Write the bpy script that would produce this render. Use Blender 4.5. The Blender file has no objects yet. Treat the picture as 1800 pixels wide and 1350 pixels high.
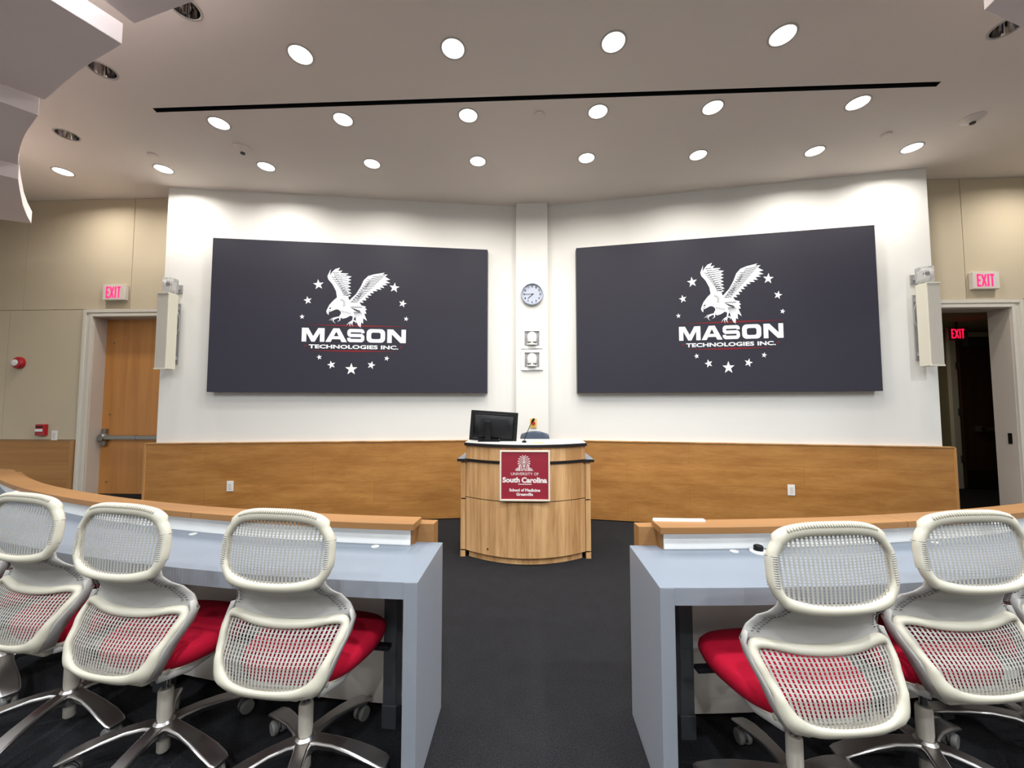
import bpy, bmesh, math, random
from mathutils import Vector, Matrix
random.seed(7)
C = bpy.context.scene
COL = C.collection
PI = math.pi
def R(d): return math.radians(d)

# ------------------------------------------------------------------ camera
cam_data = bpy.data.cameras.new('camera')
cam = bpy.data.objects.new('camera', cam_data)
COL.objects.link(cam)
cam_data.sensor_width = 36.0
cam_data.sensor_fit = 'HORIZONTAL'
cam_data.lens = 13.6
cam_data.clip_start = 0.02
cam.location = (0, 0, 1.42)
cam.rotation_euler = (R(90 + 3.1), 0, R(2.5))
C.camera = cam

# ------------------------------------------------------------------ world, exposure
w = bpy.data.worlds.new('world')
C.world = w
w.use_nodes = True
w.node_tree.nodes['Background'].inputs[0].default_value = (0.02, 0.02, 0.022, 1)
w.node_tree.nodes['Background'].inputs[1].default_value = 0.3
C.view_settings.view_transform = 'Standard'
C.view_settings.look = 'None'
C.view_settings.exposure = 0.24
C.view_settings.gamma = 1.0
C.view_settings.use_curve_mapping = False
LAMP_W = 11.4          # watts of each lit downlight at the front
LAMP_W_REAR = 44.0     # the rows over the seating behind the camera
LAMP_COL = (1.0, 0.955, 0.90)
LAMP_COL_REAR = (0.90, 0.955, 1.0)

CEIL = 4.06

# ------------------------------------------------------------------ materials
def lin(c):
    return tuple(((v / 255) / 12.92 if v / 255 <= 0.04045 else ((v / 255 + 0.055) / 1.055) ** 2.4) for v in c) + (1,)
def newmat(name):
    m = bpy.data.materials.new(name)
    m.use_nodes = True
    nt = m.node_tree
    return m, nt, nt.nodes['Principled BSDF']
def mat(name, rgb, rough=0.5, metal=0.0, noise=0.0, nscale=40, bump=0.0, bscale=200, spec=0.5, coat=0.0):
    m, nt, b = newmat(name)
    col = lin(rgb)
    b.inputs['Base Color'].default_value = col
    b.inputs['Roughness'].default_value = rough
    b.inputs['Metallic'].default_value = metal
    b.inputs['Specular IOR Level'].default_value = spec
    b.inputs['Coat Weight'].default_value = coat
    tc = nt.nodes.new('ShaderNodeTexCoord')
    nz = nt.nodes.new('ShaderNodeTexNoise')
    nz.inputs['Scale'].default_value = nscale
    nz.inputs['Detail'].default_value = 4
    nt.links.new(tc.outputs['Object'], nz.inputs['Vector'])
    mx = nt.nodes.new('ShaderNodeMix'); mx.data_type = 'RGBA'
    mx.inputs[6].default_value = tuple(v * (1 - noise) for v in col[:3]) + (1,)
    mx.inputs[7].default_value = tuple(min(1, v * (1 + noise)) for v in col[:3]) + (1,)
    nt.links.new(nz.outputs['Fac'], mx.inputs[0])
    nt.links.new(mx.outputs[2], b.inputs['Base Color'])
    if bump:
        n2 = nt.nodes.new('ShaderNodeTexNoise'); n2.inputs['Scale'].default_value = bscale
        nt.links.new(tc.outputs['Object'], n2.inputs['Vector'])
        bp = nt.nodes.new('ShaderNodeBump'); bp.inputs['Strength'].default_value = bump
        bp.inputs['Distance'].default_value = 0.002
        nt.links.new(n2.outputs['Fac'], bp.inputs['Height'])
        nt.links.new(bp.outputs['Normal'], b.inputs['Normal'])
    return m
def emit(name, rgb, strength, base=(0, 0, 0), spec=0.3):
    m, nt, b = newmat(name)
    b.inputs['Base Color'].default_value = lin(base)
    b.inputs['Emission Color'].default_value = lin(rgb)
    b.inputs['Emission Strength'].default_value = strength
    b.inputs['Roughness'].default_value = 0.6
    b.inputs['Specular IOR Level'].default_value = spec
    return m
def wood(name, dark, light, axis='z', scale=1.0, rough=0.45, planks=None, contrast=1.0):
    """grain that runs along `axis`; planks=(length,height) adds staggered board tones and hairline joints"""
    m, nt, b = newmat(name)
    N, L = nt.nodes, nt.links
    tc = N.new('ShaderNodeTexCoord')
    mp = N.new('ShaderNodeMapping')
    s = {'x': (0.5, 30, 30), 'y': (30, 0.5, 30), 'z': (16, 16, 0.9)}[axis]
    mp.inputs['Scale'].default_value = tuple(v * scale for v in s)
    L.new(tc.outputs['Object'], mp.inputs['Vector'])
    n1 = N.new('ShaderNodeTexNoise'); n1.inputs['Scale'].default_value = 1.0
    n1.inputs['Detail'].default_value = 6; n1.inputs['Roughness'].default_value = 0.6
    n1.inputs['Distortion'].default_value = 0.6
    L.new(mp.outputs['Vector'], n1.inputs['Vector'])
    n2 = N.new('ShaderNodeTexNoise'); n2.inputs['Scale'].default_value = 0.23
    n2.inputs['Detail'].default_value = 2
    L.new(mp.outputs['Vector'], n2.inputs['Vector'])
    add = N.new('ShaderNodeMath'); add.operation = 'MULTIPLY_ADD'
    L.new(n2.outputs['Fac'], add.inputs[0]); add.inputs[1].default_value = 0.8
    mul = N.new('ShaderNodeMath'); mul.operation = 'MULTIPLY'; mul.inputs[1].default_value = 0.6
    L.new(n1.outputs['Fac'], mul.inputs[0]); L.new(mul.outputs[0], add.inputs[2])
    fac = add.outputs[0]
    cr = N.new('ShaderNodeValToRGB')
    e = cr.color_ramp.elements
    mid = 0.70; h = 0.17 / contrast
    e[0].position = mid - h; e[0].color = lin(dark)
    e[1].position = mid + h; e[1].color = lin(light)
    L.new(fac, cr.inputs['Fac'])
    out = cr.outputs['Color']
    if planks:
        cx = N.new('ShaderNodeSeparateXYZ'); L.new(tc.outputs['Object'], cx.inputs[0])
        cb = N.new('ShaderNodeCombineXYZ')
        L.new(cx.outputs['X'], cb.inputs['X']); L.new(cx.outputs['Z'], cb.inputs['Y'])
        br = N.new('ShaderNodeTexBrick')
        br.inputs['Scale'].default_value = 1.0
        br.inputs['Brick Width'].default_value = planks[0]
        br.inputs['Row Height'].default_value = planks[1]
        br.inputs['Mortar Size'].default_value = 0.0012
        br.inputs['Color1'].default_value = (0.92, 0.91, 0.89, 1)
        br.inputs['Color2'].default_value = (1.04, 1.04, 1.04, 1)
        br.inputs['Mortar'].default_value = (0.62, 0.55, 0.48, 1)
        br.offset = 0.37
        L.new(cb.outputs[0], br.inputs['Vector'])
        mx = N.new('ShaderNodeMix'); mx.data_type = 'RGBA'; mx.blend_type = 'MULTIPLY'
        mx.inputs[0].default_value = 1.0
        L.new(out, mx.inputs[6]); L.new(br.outputs['Color'], mx.inputs[7])
        out = mx.outputs[2]
    L.new(out, b.inputs['Base Color'])
    b.inputs['Roughness'].default_value = rough
    return m
def carpet():
    m, nt, b = newmat('charcoal carpet')
    N, L = nt.nodes, nt.links
    tc = N.new('ShaderNodeTexCoord')
    n1 = N.new('ShaderNodeTexNoise'); n1.inputs['Scale'].default_value = 170; n1.inputs['Detail'].default_value = 3
    n2 = N.new('ShaderNodeTexNoise'); n2.inputs['Scale'].default_value = 9; n2.inputs['Detail'].default_value = 5
    L.new(tc.outputs['Object'], n1.inputs['Vector']); L.new(tc.outputs['Object'], n2.inputs['Vector'])
    a = N.new('ShaderNodeMath'); a.operation = 'MULTIPLY_ADD'
    L.new(n2.outputs['Fac'], a.inputs[0]); a.inputs[1].default_value = 0.12
    L.new(n1.outputs['Fac'], a.inputs[2])
    cr = N.new('ShaderNodeValToRGB')
    cr.color_ramp.elements[0].position = 0.32; cr.color_ramp.elements[0].color = lin((15, 15, 16))
    cr.color_ramp.elements[1].position = 0.84; cr.color_ramp.elements[1].color = lin((45, 45, 48))
    L.new(a.outputs[0], cr.inputs['Fac'])
    L.new(cr.outputs['Color'], b.inputs['Base Color'])
    b.inputs['Roughness'].default_value = 0.95
    b.inputs['Specular IOR Level'].default_value = 0.15
    bp = N.new('ShaderNodeBump'); bp.inputs['Strength'].default_value = 0.5; bp.inputs['Distance'].default_value = 0.004
    L.new(n1.outputs['Fac'], bp.inputs['Height']); L.new(bp.outputs['Normal'], b.inputs['Normal'])
    return m
def glass(name, rough=0.05, tint=(255, 255, 255)):
    m, nt, b = newmat(name)
    b.inputs['Base Color'].default_value = lin(tint)
    b.inputs['Roughness'].default_value = rough
    b.inputs['Transmission Weight'].default_value = 0.85
    b.inputs['IOR'].default_value = 1.3
    return m

M = {}
M['white_wall'] = mat('white painted wall', (224, 223, 218), 0.75, noise=0.015, nscale=3, bump=0.08, bscale=300)
M['ceiling'] = mat('ceiling paint', (238, 227, 218), 0.9, noise=0.02, nscale=1.5)
M['fabric_wall'] = mat('beige fabric wall panel', (196, 182, 156), 0.95, noise=0.05, nscale=260, bump=0.25, bscale=500)
M['groove'] = mat('panel joint', (150, 137, 114), 0.9)
M['cloud'] = mat('ceiling cloud board', (244, 232, 231), 0.9, noise=0.02, nscale=5)
M['wainscot'] = wood('wainscot oak', (158, 107, 52), (182, 131, 71), 'x', 1.7, 0.42, planks=(1.9, 0.24), contrast=.9)
M['wood_edge'] = wood('oak edge strip', (158, 112, 62), (196, 148, 92), 'z', 1.0, 0.45)
M['door_wood'] = wood('maple door veneer', (170, 110, 52), (204, 142, 76), 'z', 0.55, 0.4)
M['ledge'] = wood('ledge maple', (132, 91, 47), (148, 105, 59), 'x', 0.8, 0.5)
M['lectern'] = wood('lectern oak', (174, 128, 80), (222, 178, 126), 'z', 2.6, 0.45, contrast=1.0)
M['frame'] = mat('door frame paint', (212, 205, 192), 0.45)
M['jamb'] = mat('door jamb paint', (196, 184, 172), 0.5)
M['carpet'] = carpet()
M['top'] = mat('pale blue grey worktop', (119, 127, 138), 0.42, noise=0.02, nscale=90)
M['panel_grey'] = mat('blue grey desk panel', (134, 138, 146), 0.45, noise=0.02, nscale=90)
M['riser'] = mat('white laminate', (246, 246, 244), 0.4, noise=0.01, nscale=20)
M['laminate'] = mat('pale laminate top', (206, 207, 200), 0.35)
M['modesty'] = mat('off white modesty board', (206, 198, 190), 0.5, noise=0.05, nscale=6)
M['dark_steel'] = mat('dark grey powder coated steel', (78, 80, 84), 0.45, 0.3)
M['black'] = mat('black plastic', (13, 13, 16), 0.45, spec=0.25)
M['black_edge'] = mat('black laminate edge', (26, 24, 26), 0.35)
M['slot'] = mat('black slot lining', (8, 8, 8), 0.8)
M['white_plastic'] = mat('white plastic', (228, 228, 226), 0.4)
M['grey_plastic'] = mat('grey plastic', (150, 150, 152), 0.5)
M['chair_frame'] = mat('warm off white chair plastic', (192, 186, 169), 0.42, noise=0.01, nscale=30)
M['chair_band'] = mat('light grey flexible band', (160, 157, 153), 0.5, noise=0.02, nscale=30)
M['chair_mesh'] = mat('pale elastomer mesh', (160, 157, 150), 0.5)
M['red'] = mat('red seat fabric', (172, 9, 42), 0.85, noise=0.12, nscale=500, bump=0.4, bscale=900, spec=0.2)
M['alu'] = mat('polished aluminium', (196, 192, 190), 0.30, 1.0, noise=0.06, nscale=14)
M['chrome'] = mat('chrome cylinder', (150, 150, 152), 0.12, 1.0)
M['sleeve'] = mat('grey cylinder sleeve', (196, 188, 176), 0.4, 0.2)
M['caster'] = mat('grey caster wheel', (120, 118, 114), 0.45)
M['caster_dark'] = mat('caster hood', (60, 60, 62), 0.4)
M['screen_black'] = emit('lit display background', (52, 50, 61), 0.62, base=(24, 23, 29), spec=0.22)
M['screen_white'] = emit('lit white display artwork', (255, 255, 255), 1.05)
M['screen_red'] = emit('lit red display artwork', (150, 28, 34), 0.75)
M['screen_body'] = mat('display cabinet', (36, 34, 40), 0.4)
M['sign_red'] = mat('garnet sign face', (150, 34, 52), 0.45)
M['sign_white'] = mat('white sign lettering', (242, 232, 228), 0.5)
M['sign_frame'] = mat('cream sign frame', (236, 222, 204), 0.5)
M['exit_glow'] = emit('lit exit lettering', (255, 40, 110), 1.5, base=(120, 10, 30))
M['exit_glow_dim'] = emit('lit exit lettering far', (255, 24, 70), 1.3, base=(120, 10, 30))
M['exit_box'] = mat('exit sign housing', (214, 206, 196), 0.5)
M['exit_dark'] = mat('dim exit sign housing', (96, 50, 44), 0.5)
M['alarm_red'] = mat('fire alarm red', (168, 22, 34), 0.4)
M['yellow'] = mat('yellow key plate', (226, 184, 84), 0.4)
M['steel'] = mat('brushed steel', (150, 148, 144), 0.35, 0.9)
M['kick'] = mat('steel kick plate', (96, 90, 84), 0.25, 0.9)
M['reflector'] = mat('mirror reflector cone', (176, 172, 170), 0.07, 1.0)
M['lamp_dark'] = mat('unlit lamp lens', (40, 38, 38), 0.3)
M['lens'] = emit('lit lamp lens', (255, 250, 244), 9.0)
M['trimring'] = mat('lamp trim ring', (190, 184, 178), 0.5)
M['clear'] = glass('clear plastic cover')
M['grille'] = mat('perforated speaker grille', (190, 184, 174), 0.6, noise=0.08, nscale=400)
M['speaker'] = mat('cream speaker cabinet', (214, 210, 194), 0.5)
M['clock_rim'] = mat('silver clock rim', (170, 176, 190), 0.3, 0.6)
M['clock_face'] = mat('pale clock face', (176, 184, 200), 0.4)
M['dark_door'] = wood('dark door', (52, 32, 20), (70, 44, 28), 'z', 0.6, 0.5)
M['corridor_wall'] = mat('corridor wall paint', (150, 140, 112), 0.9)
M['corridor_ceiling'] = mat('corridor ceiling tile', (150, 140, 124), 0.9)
M['blue_chair'] = mat('slate office chair fabric', (82, 92, 108), 0.8, noise=0.05, nscale=300)
M['paper'] = mat('white paper', (240, 240, 238), 0.6)

# ------------------------------------------------------------------ helpers
class MB:
    def __init__(s): s.v = []; s.f = []
    def quad(s, a, b, c, d):
        n = len(s.v); s.v += [a, b, c, d]; s.f.append((n, n+1, n+2, n+3))
    def box(s, x0, x1, y0, y1, z0, z1, m=None):
        n = len(s.v)
        P = [(x, y, z) for z in (z0, z1) for (x, y) in ((x0, y0), (x1, y0), (x1, y1), (x0, y1))]
        if m is not None: P = [tuple(m @ Vector(p)) for p in P]
        s.v += P
        s.f += [tuple(n+i for i in q) for q in ((3,2,1,0),(4,5,6,7),(0,1,5,4),(1,2,6,5),(2,3,7,6),(3,0,4,7))]
        return s
    def prism(s, pts, z0, z1):
        """pts: ccw list of (x,y)"""
        n = len(s.v); k = len(pts)
        s.v += [(p[0], p[1], z0) for p in pts] + [(p[0], p[1], z1) for p in pts]
        s.f.append(tuple(n+i for i in reversed(range(k)))); s.f.append(tuple(n+k+i for i in range(k)))
        for i in range(k):
            j = (i+1) % k; s.f.append((n+i, n+j, n+k+j, n+k+i))
        return s
    def loft(s, rings, closed=True, cap=True):
        """rings: list of equal-length vertex loops"""
        n = len(s.v); k = len(rings[0])
        for r in rings: s.v += [tuple(p) for p in r]
        for i in range(len(rings)-1):
            for j in range(k if closed else k-1):
                a = n+i*k+j; b = n+i*k+(j+1) % k
                s.f.append((a, b, b+k, a+k))
        if cap and closed:
            s.f.append(tuple(n+i for i in reversed(range(k))))
            s.f.append(tuple(n+(len(rings)-1)*k+i for i in range(k)))
        return s
    def lathe(s, prof, seg=24, c=(0, 0, 0), axis='z', cap=True):
        rings = []
        for r, h in prof:
            ring = []
            for i in range(seg):
                a = 2*PI*i/seg
                x, y = r*math.cos(a), r*math.sin(a)
                if axis == 'z': p = (c[0]+x, c[1]+y, c[2]+h)
                elif axis == 'y': p = (c[0]+x, c[1]+h, c[2]-y)
                else: p = (c[0]+h, c[1]+x, c[2]+y)
                ring.append(p)
            rings.append(ring)
        return s.loft(rings, True, cap)
    def tube(s, pts, r, seg=8, closed=False, flat=None, up=None):
        """tube along pts; r scalar or per point; flat=(a,b) ellipse radii"""
        pts = [Vector(p) for p in pts]; n = len(pts); rings = []
        prev = None
        for i, p in enumerate(pts):
            if closed: t = pts[(i+1) % n] - pts[i-1]
            else: t = pts[min(i+1, n-1)] - pts[max(i-1, 0)]
            t.normalize()
            u = Vector(up) if up is not None else (prev if prev is not None else (Vector((0, 0, 1)) if abs(t.z) < .9 else Vector((1, 0, 0))))
            a = t.cross(u)
            if a.length < 1e-5: a = t.orthogonal()
            a.normalize(); bb = a.cross(t).normalized(); prev = bb
            rr = r[i] if isinstance(r, (list, tuple)) else r
            ra, rb = (rr, rr) if flat is None else (flat[0]*rr, flat[1]*rr)
            rings.append([p + a*(ra*math.cos(2*PI*k/seg)) + bb*(rb*math.sin(2*PI*k/seg)) for k in range(seg)])
        if closed: rings.append(rings[0]); s.loft(rings, True, False)
        else: s.loft(rings)
        return s
    def build(s, name, m, parent=None, smooth=False, bevel=0, sub=0, loc=None):
        me = bpy.data.meshes.new(name)
        me.from_pydata([tuple(v) for v in s.v], [], s.f)
        bm = bmesh.new(); bm.from_mesh(me)
        bmesh.ops.remove_doubles(bm, verts=bm.verts, dist=1e-6)
        bmesh.ops.recalc_face_normals(bm, faces=bm.faces)
        bm.to_mesh(me); bm.free()
        return link(name, me, m, parent, smooth, bevel, sub, loc)
def link(name, me, m, parent=None, smooth=False, bevel=0, sub=0, loc=None):
    me.materials.clear(); me.materials.append(M[m] if isinstance(m, str) else m)
    if smooth:
        for p in me.polygons: p.use_smooth = True
    o = bpy.data.objects.new(name, me); COL.objects.link(o)
    if parent is not None: o.parent = parent
    if loc is not None: o.location = loc
    if bevel:
        b = o.modifiers.new('bevel', 'BEVEL'); b.width = bevel; b.segments = 2; b.limit_method = 'ANGLE'
    if smooth == 'auto':
        for p in me.polygons: p.use_smooth = True
        me.set_sharp_from_angle(angle=R(35))
    if sub:
        q = o.modifiers.new('sub', 'SUBSURF'); q.levels = sub; q.render_levels = sub
    return o
def tag(o, label, cat, group=None, kind=None):
    if label: o['label'] = label
    if cat: o['category'] = cat
    if group: o['group'] = group
    if kind: o['kind'] = kind
    return o
def thing(name, label, cat, loc=(0, 0, 0), rz=0, group=None):
    o = bpy.data.objects.new(name, None); COL.objects.link(o)
    o.empty_display_size = 0.1
    o.location = loc; o.rotation_euler = (0, 0, rz)
    return tag(o, label, cat, group)
def struct(o, label=None):
    o['kind'] = 'structure'
    if label: o['label'] = label
    return o
def copy_tree(o, parent=None):
    c = o.copy(); COL.objects.link(c); c.parent = parent
    for ch in list(o.children): copy_tree(ch, c)
    return c
def fill(loops, z=0.0):
    """flat face set from outline loops (first outer, others holes) in the xy plane -> mesh"""
    bm = bmesh.new()
    for lp in loops:
        vs = [bm.verts.new((p[0], p[1], z)) for p in lp]
        for i in range(len(vs)): bm.edges.new((vs[i], vs[(i+1) % len(vs)]))
    bmesh.ops.triangle_fill(bm, use_beauty=True, edges=bm.edges[:])
    return bm
def circle(cx, cy, r, n=28): return [(cx + r*math.cos(2*PI*i/n), cy + r*math.sin(2*PI*i/n)) for i in range(n)]

# ---- flat artwork (letters, marks): meshes in a local plane, x right, y up, a hair of thickness
class Art:
    def __init__(s): s.polys = []           # lists of loops
    def poly(s, *loops): s.polys.append(list(loops)); return s
    def stroke(s, pts, wd, taper=False):
        for i in range(len(pts)-1):
            a, b = Vector(pts[i]), Vector(pts[i+1])
            d = (b-a)
            if d.length < 1e-6: continue
            n = Vector((-d.y, d.x)).normalized()
            w0 = wd if not taper else wd*(1-i/(len(pts)-1)); w1 = wd if not taper else max(wd*(1-(i+1)/(len(pts)-1)), wd*0.08)
            s.polys.append([[tuple(a-n*w0/2), tuple(b-n*w1/2), tuple(b+n*w1/2), tuple(a+n*w0/2)]])
            if i > 0: s.polys.append([circle(a.x, a.y, w0/2, 10)])
        return s
    def star(s, cx, cy, r, rot=0, k=0.40):
        pts = []
        for i in range(10):
            a = PI/2 + rot + i*PI/5; q = r if i % 2 == 0 else r*k
            pts.append((cx + q*math.cos(a), cy - q*math.sin(a)))
        s.polys.append([pts]); return s
    def text(s, body, x0, x1, y0, y1, bold=0.0):
        """fit a line of text into the box, y0 top y1 bottom in canvas units (y down)"""
        cu = bpy.data.curves.new('t', 'FONT'); cu.body = body; cu.offset = bold; cu.resolution_u = 3
        ob = bpy.data.objects.new('t', cu); COL.objects.link(ob)
        dg = bpy.context.evaluated_depsgraph_get(); dg.update()
        me = bpy.data.meshes.new_from_object(ob.evaluated_get(dg))
        xs = [v.co.x for v in me.vertices]; ys = [v.co.y for v in me.vertices]
        ax, bx, ay, by = min(xs), max(xs), min(ys), max(ys)
        for p in me.polygons:
            s.polys.append([[(x0 + (me.vertices[i].co.x-ax)/(bx-ax)*(x1-x0), y1 - (me.vertices[i].co.y-ay)/(by-ay)*(y1-y0)) for i in p.vertices]])
        bpy.data.objects.remove(ob); bpy.data.curves.remove(cu); bpy.data.meshes.remove(me)
        return s
    def build(s, name, m, f, parent=None, layer=0.0):
        """f maps canvas (x,y,layer) to 3D"""
        V, F = [], []
        for loops in s.polys:
            bm = fill(loops)
            bm.verts.index_update(); n = len(V)
            V += [f(v.co.x, v.co.y, layer) for v in bm.verts]
            F += [tuple(n + v.index for v in fc.verts) for fc in bm.faces]
            bm.free()
        me = bpy.data.meshes.new(name); me.from_pydata(V, [], F)
        return link(name, me, m, parent)
def rrect(x0, x1, y0, y1, r, n=5):
    pts = []
    for cx, cy, a0 in ((x1-r, y0+r, -90), (x1-r, y1-r, 0), (x0+r, y1-r, 90), (x0+r, y0+r, 180)):
        for i in range(n+1):
            a = R(a0 + 90*i/n); pts.append((cx + r*math.cos(a), cy + r*math.sin(a)))
    return pts

# ------------------------------------------------------------------ the room
AX = 0.035
def wall_y(x): return 5.05 - 0.153*abs(x - AX)

LIT = [(-1.717, 2.71), (-0.556, 2.71), (0.622, 2.71), (1.82, 2.71),
       (-2.901, 3.372), (-1.714, 3.374), (-0.548, 3.376), (0.628, 3.380), (1.639, 3.376), (2.884, 3.378),
       (-5.271, 4.024), (-4.086, 4.026), (-2.906, 4.033), (-1.712, 4.034), (-0.548, 4.042), (0.623, 4.038), (1.796, 4.040), (2.982, 4.029), (3.942, 4.018)]
DARK = [(-2.279, 2.336), (-3.357, 2.771), (-4.509, 3.455), (3.35, 2.718)]
REAR = [(x, y) for y in (0.9, -0.6, -2.2) for x in (-4.4, -2.2, 0.0, 2.2, 4.4)]
REAR += [(5.55, 3.95), (-2.47, 1.45)]  # both unseen: doorway lamp is added, the other lights the cloud's side edge
LR = 0.082
struct(MB().box(-7.6, 7.6, -4.6, 7.6, -0.12, 0).box(7.6, 10.0, 4.5, 7.6, -0.12, 0).build('floor', 'carpet'), 'charcoal speckled carpet floor of the lecture hall')

slot = [(-3.345, 3.165), (3.375, 3.175), (3.385, 3.225), (-3.355, 3.215)]
bm = fill([[(-7.6, -4.6), (7.6, -4.6), (7.6, 5.25), (-7.6, 5.25)]] + [circle(x, y, LR) for x, y in LIT + DARK + REAR] + [slot], CEIL)
me = bpy.data.meshes.new('ceiling'); bm.to_mesh(me); bm.free()
ceil = struct(link('ceiling', me, 'ceiling'), 'smooth taupe grey ceiling with rows of round downlights')
b = MB()
for i in range(4):
    a, c = slot[i], slot[(i+1) % 4]
    b.quad((a[0], a[1], CEIL), (c[0], c[1], CEIL), (c[0], c[1], CEIL+.16), (a[0], a[1], CEIL+.16))
b.quad(*[(p[0], p[1], CEIL+.16) for p in slot])
tag(b.build('ceiling_slot', 'slot'), 'long thin black slot recessed across the ceiling', 'ceiling slot')

struct(MB().box(-7.7, -7.6, -4.6, 4.8, 0, CEIL+.3).build('wall_left', 'white_wall'), 'pale side wall on the left')
struct(MB().box(7.6, 7.7, -4.6, 4.6, 0, CEIL+.3).build('wall_right', 'white_wall'), 'pale side wall on the right')
struct(MB().box(-7.7, 7.7, -4.7, -4.6, 0, CEIL+.3).build('wall_back', 'white_wall'), 'pale wall behind the seating')

# beige front walls with door openings: left opening x -5.475..-4.53, right 4.53..5.473, to z 2.53
FY = 4.6
wl = struct(MB().box(-7.6, -5.475, FY+.012, FY+.2, 0, CEIL+.2).box(-5.475, -4.45, FY+.012, FY+.2, 2.53, CEIL+.2)
            .box(-4.53, -4.0, FY+.012, FY+.2, 0, 2.53).box(-4.45, -4.0, FY+.012, FY+.2, 2.53, CEIL+.2)
            .build('wall_front_left', 'groove'), 'beige fabric panelled wall around the closed wooden door')
wr = struct(MB().box(4.0, 4.53, FY+.012, FY+.2, 0, CEIL+.2).box(4.53, 5.473, FY+.012, FY+.2, 2.53, CEIL+.2)
            .box(5.473, 7.6, FY+.012, FY+.2, 0, CEIL+.2).build('wall_front_right', 'groove'), 'beige fabric panelled wall around the open doorway')
def fabric_panel(x0, x1, z0, z1, par):
    MB().box(x0+.003, x1-.003, FY, FY+.02, z0+.003, z1-.003).build('fabric_panel', 'fabric_wall', par, bevel=.002)
fabric_panel(-7.6, -6.62, .985, 2.626, wl); fabric_panel(-6.62, -5.60, .985, 2.626, wl)
fabric_panel(-7.6, -6.45, 2.626, CEIL, wl); fabric_panel(-6.45, -5.02, 2.626, CEIL, wl); fabric_panel(-5.02, -4.2, 2.626, CEIL, wl)
fabric_panel(4.2, 5.02, 2.626, CEIL, wr); fabric_panel(5.02, 6.5, 2.626, CEIL, wr); fabric_panel(6.5, 7.6, 2.626, CEIL, wr)
fabric_panel(5.60, 6.6, .985, 2.626, wr); fabric_panel(6.6, 7.6, .985, 2.626, wr)

# the white angled screen walls
def angled(x0, x1, o0, o1, z0, z1, b=None):
    """a slab that follows the angled front wall between x0 and x1, standing o0..o1 in front of it"""
    b = b or MB()
    s = 1 if (x0+x1)/2 > AX else -1
    n = len(b.v)
    def P(x, o): return (x - s*o*0.1513*0 , wall_y(x) - o)
    q = [P(x0, o1), P(x1, o1), P(x1, o0), P(x0, o0)]
    b.prism(q, z0, z1)
    return b
for nm, x0, x1, lb in (('wall_screen_left', -4.362, AX, 'white angled wall behind the left screen'), ('wall_screen_right', AX, 4.43, 'white angled wall behind the right screen')):
    b = MB()
    b.prism([(x0, wall_y(x0)), (x1, wall_y(x1)), (x1, 5.2), (x0, 5.2)] , 0, CEIL+.02)
    struct(b.build(nm, 'white_wall'), lb)
struct(MB().box(-.163, .246, 4.93, 5.1, 0, CEIL).build('wall_column', 'white_wall', bevel=.004), 'white square column between the two screens')
# faint vertical corner fillets beside the column
# wainscot
WZ = .965
t = struct(angled(-4.432, -.30, .0, .035, 0.012, WZ).build('trim_1', 'wainscot'), 'low oak plank wainscot under the left screen')
MB().prism([(-4.452, wall_y(-4.44)-.045), (-4.432, wall_y(-4.44)-.045), (-4.432, wall_y(-4.44)+.26), (-4.452, wall_y(-4.44)+.26)], 0.0, WZ+.003).build('edge_board', 'wood_edge', t)
angled(-4.44, -.30, .0, .045, WZ, WZ+.012).build('cap_rail', 'wood_edge', t)
t = struct(angled(.37, 4.495, .0, .035, 0.012, WZ).build('trim_2', 'wainscot'), 'low oak plank wainscot under the right screen')
MB().prism([(4.495, wall_y(4.5)-.045), (4.515, wall_y(4.5)-.045), (4.515, wall_y(4.5)+.26), (4.495, wall_y(4.5)+.26)], 0.0, WZ+.003).build('edge_board', 'wood_edge', t)
angled(.37, 4.5, .0, .045, WZ, WZ+.012).build('cap_rail', 'wood_edge', t)
t = struct(MB().box(-.30, .37, 4.885, 4.93, 0.0, WZ+.012).build('trim_3', 'wainscot'), 'oak wainscot in front of the column base')
t = struct(MB().box(-7.6, -5.665, FY-.03, FY+.012, 0.0, .975).build('trim_4', 'wainscot'), 'dark oak wainscot left of the wooden door')
MB().box(-5.665, -5.62, FY-.034, FY+.012, 0, .98).build('edge_board', 'wood_edge', t)
t = struct(MB().box(5.68, 7.6, FY-.03, FY+.012, 0.0, .975).build('trim_5', 'wainscot'), 'oak wainscot right of the open doorway')

# door frames
def door_frame(nm, x0, x1, lab):
    # x0..x1 clear opening; side casings stand proud of the wall
    b = MB()
    for s, x in ((-1, x0), (1, x1)):
        a, c = sorted((x, x + s*.125))
        b.box(a, c, FY-.014, FY+.012, 0, 2.62)
        a, c = sorted((x + s*.0, x + s*.035)); b.box(a, c, FY-.028, FY-.014, 0, 2.56)
        a, c = sorted((x + s*.085, x + s*.125)); b.box(a, c, FY-.028, FY-.014, 0, 2.62)
    b.box(x0, x1, FY-.014, FY+.012, 2.53, 2.62)
    b.box(x0-.085, x1+.085, FY-.028, FY-.014, 2.58, 2.62)
    b.box(x0-.0, x1+.0, FY-.028, FY-.014, 2.53, 2.56)
    o = struct(b.build(nm, 'frame', bevel=.002), lab)
    j = MB().box(x0-.001, x0+.004, FY-.0, FY+.21, 0, 2.529).box(x1-.004, x1+.001, FY-.0, FY+.21, 0, 2.529).box(x0, x1, FY-.0, FY+.21, 2.524, 2.531)
    j.build('jamb', 'jamb', o)
    return o
door_frame('trim_6', -5.475, -4.53, 'cream painted frame of the closed wooden door')
fr = door_frame('trim_7', 4.53, 5.473, 'cream painted frame of the open doorway')
MB().box(5.462, 5.474, FY+.05, FY+.085, .98, 1.10).build('strike_plate', 'black', fr)

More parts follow.
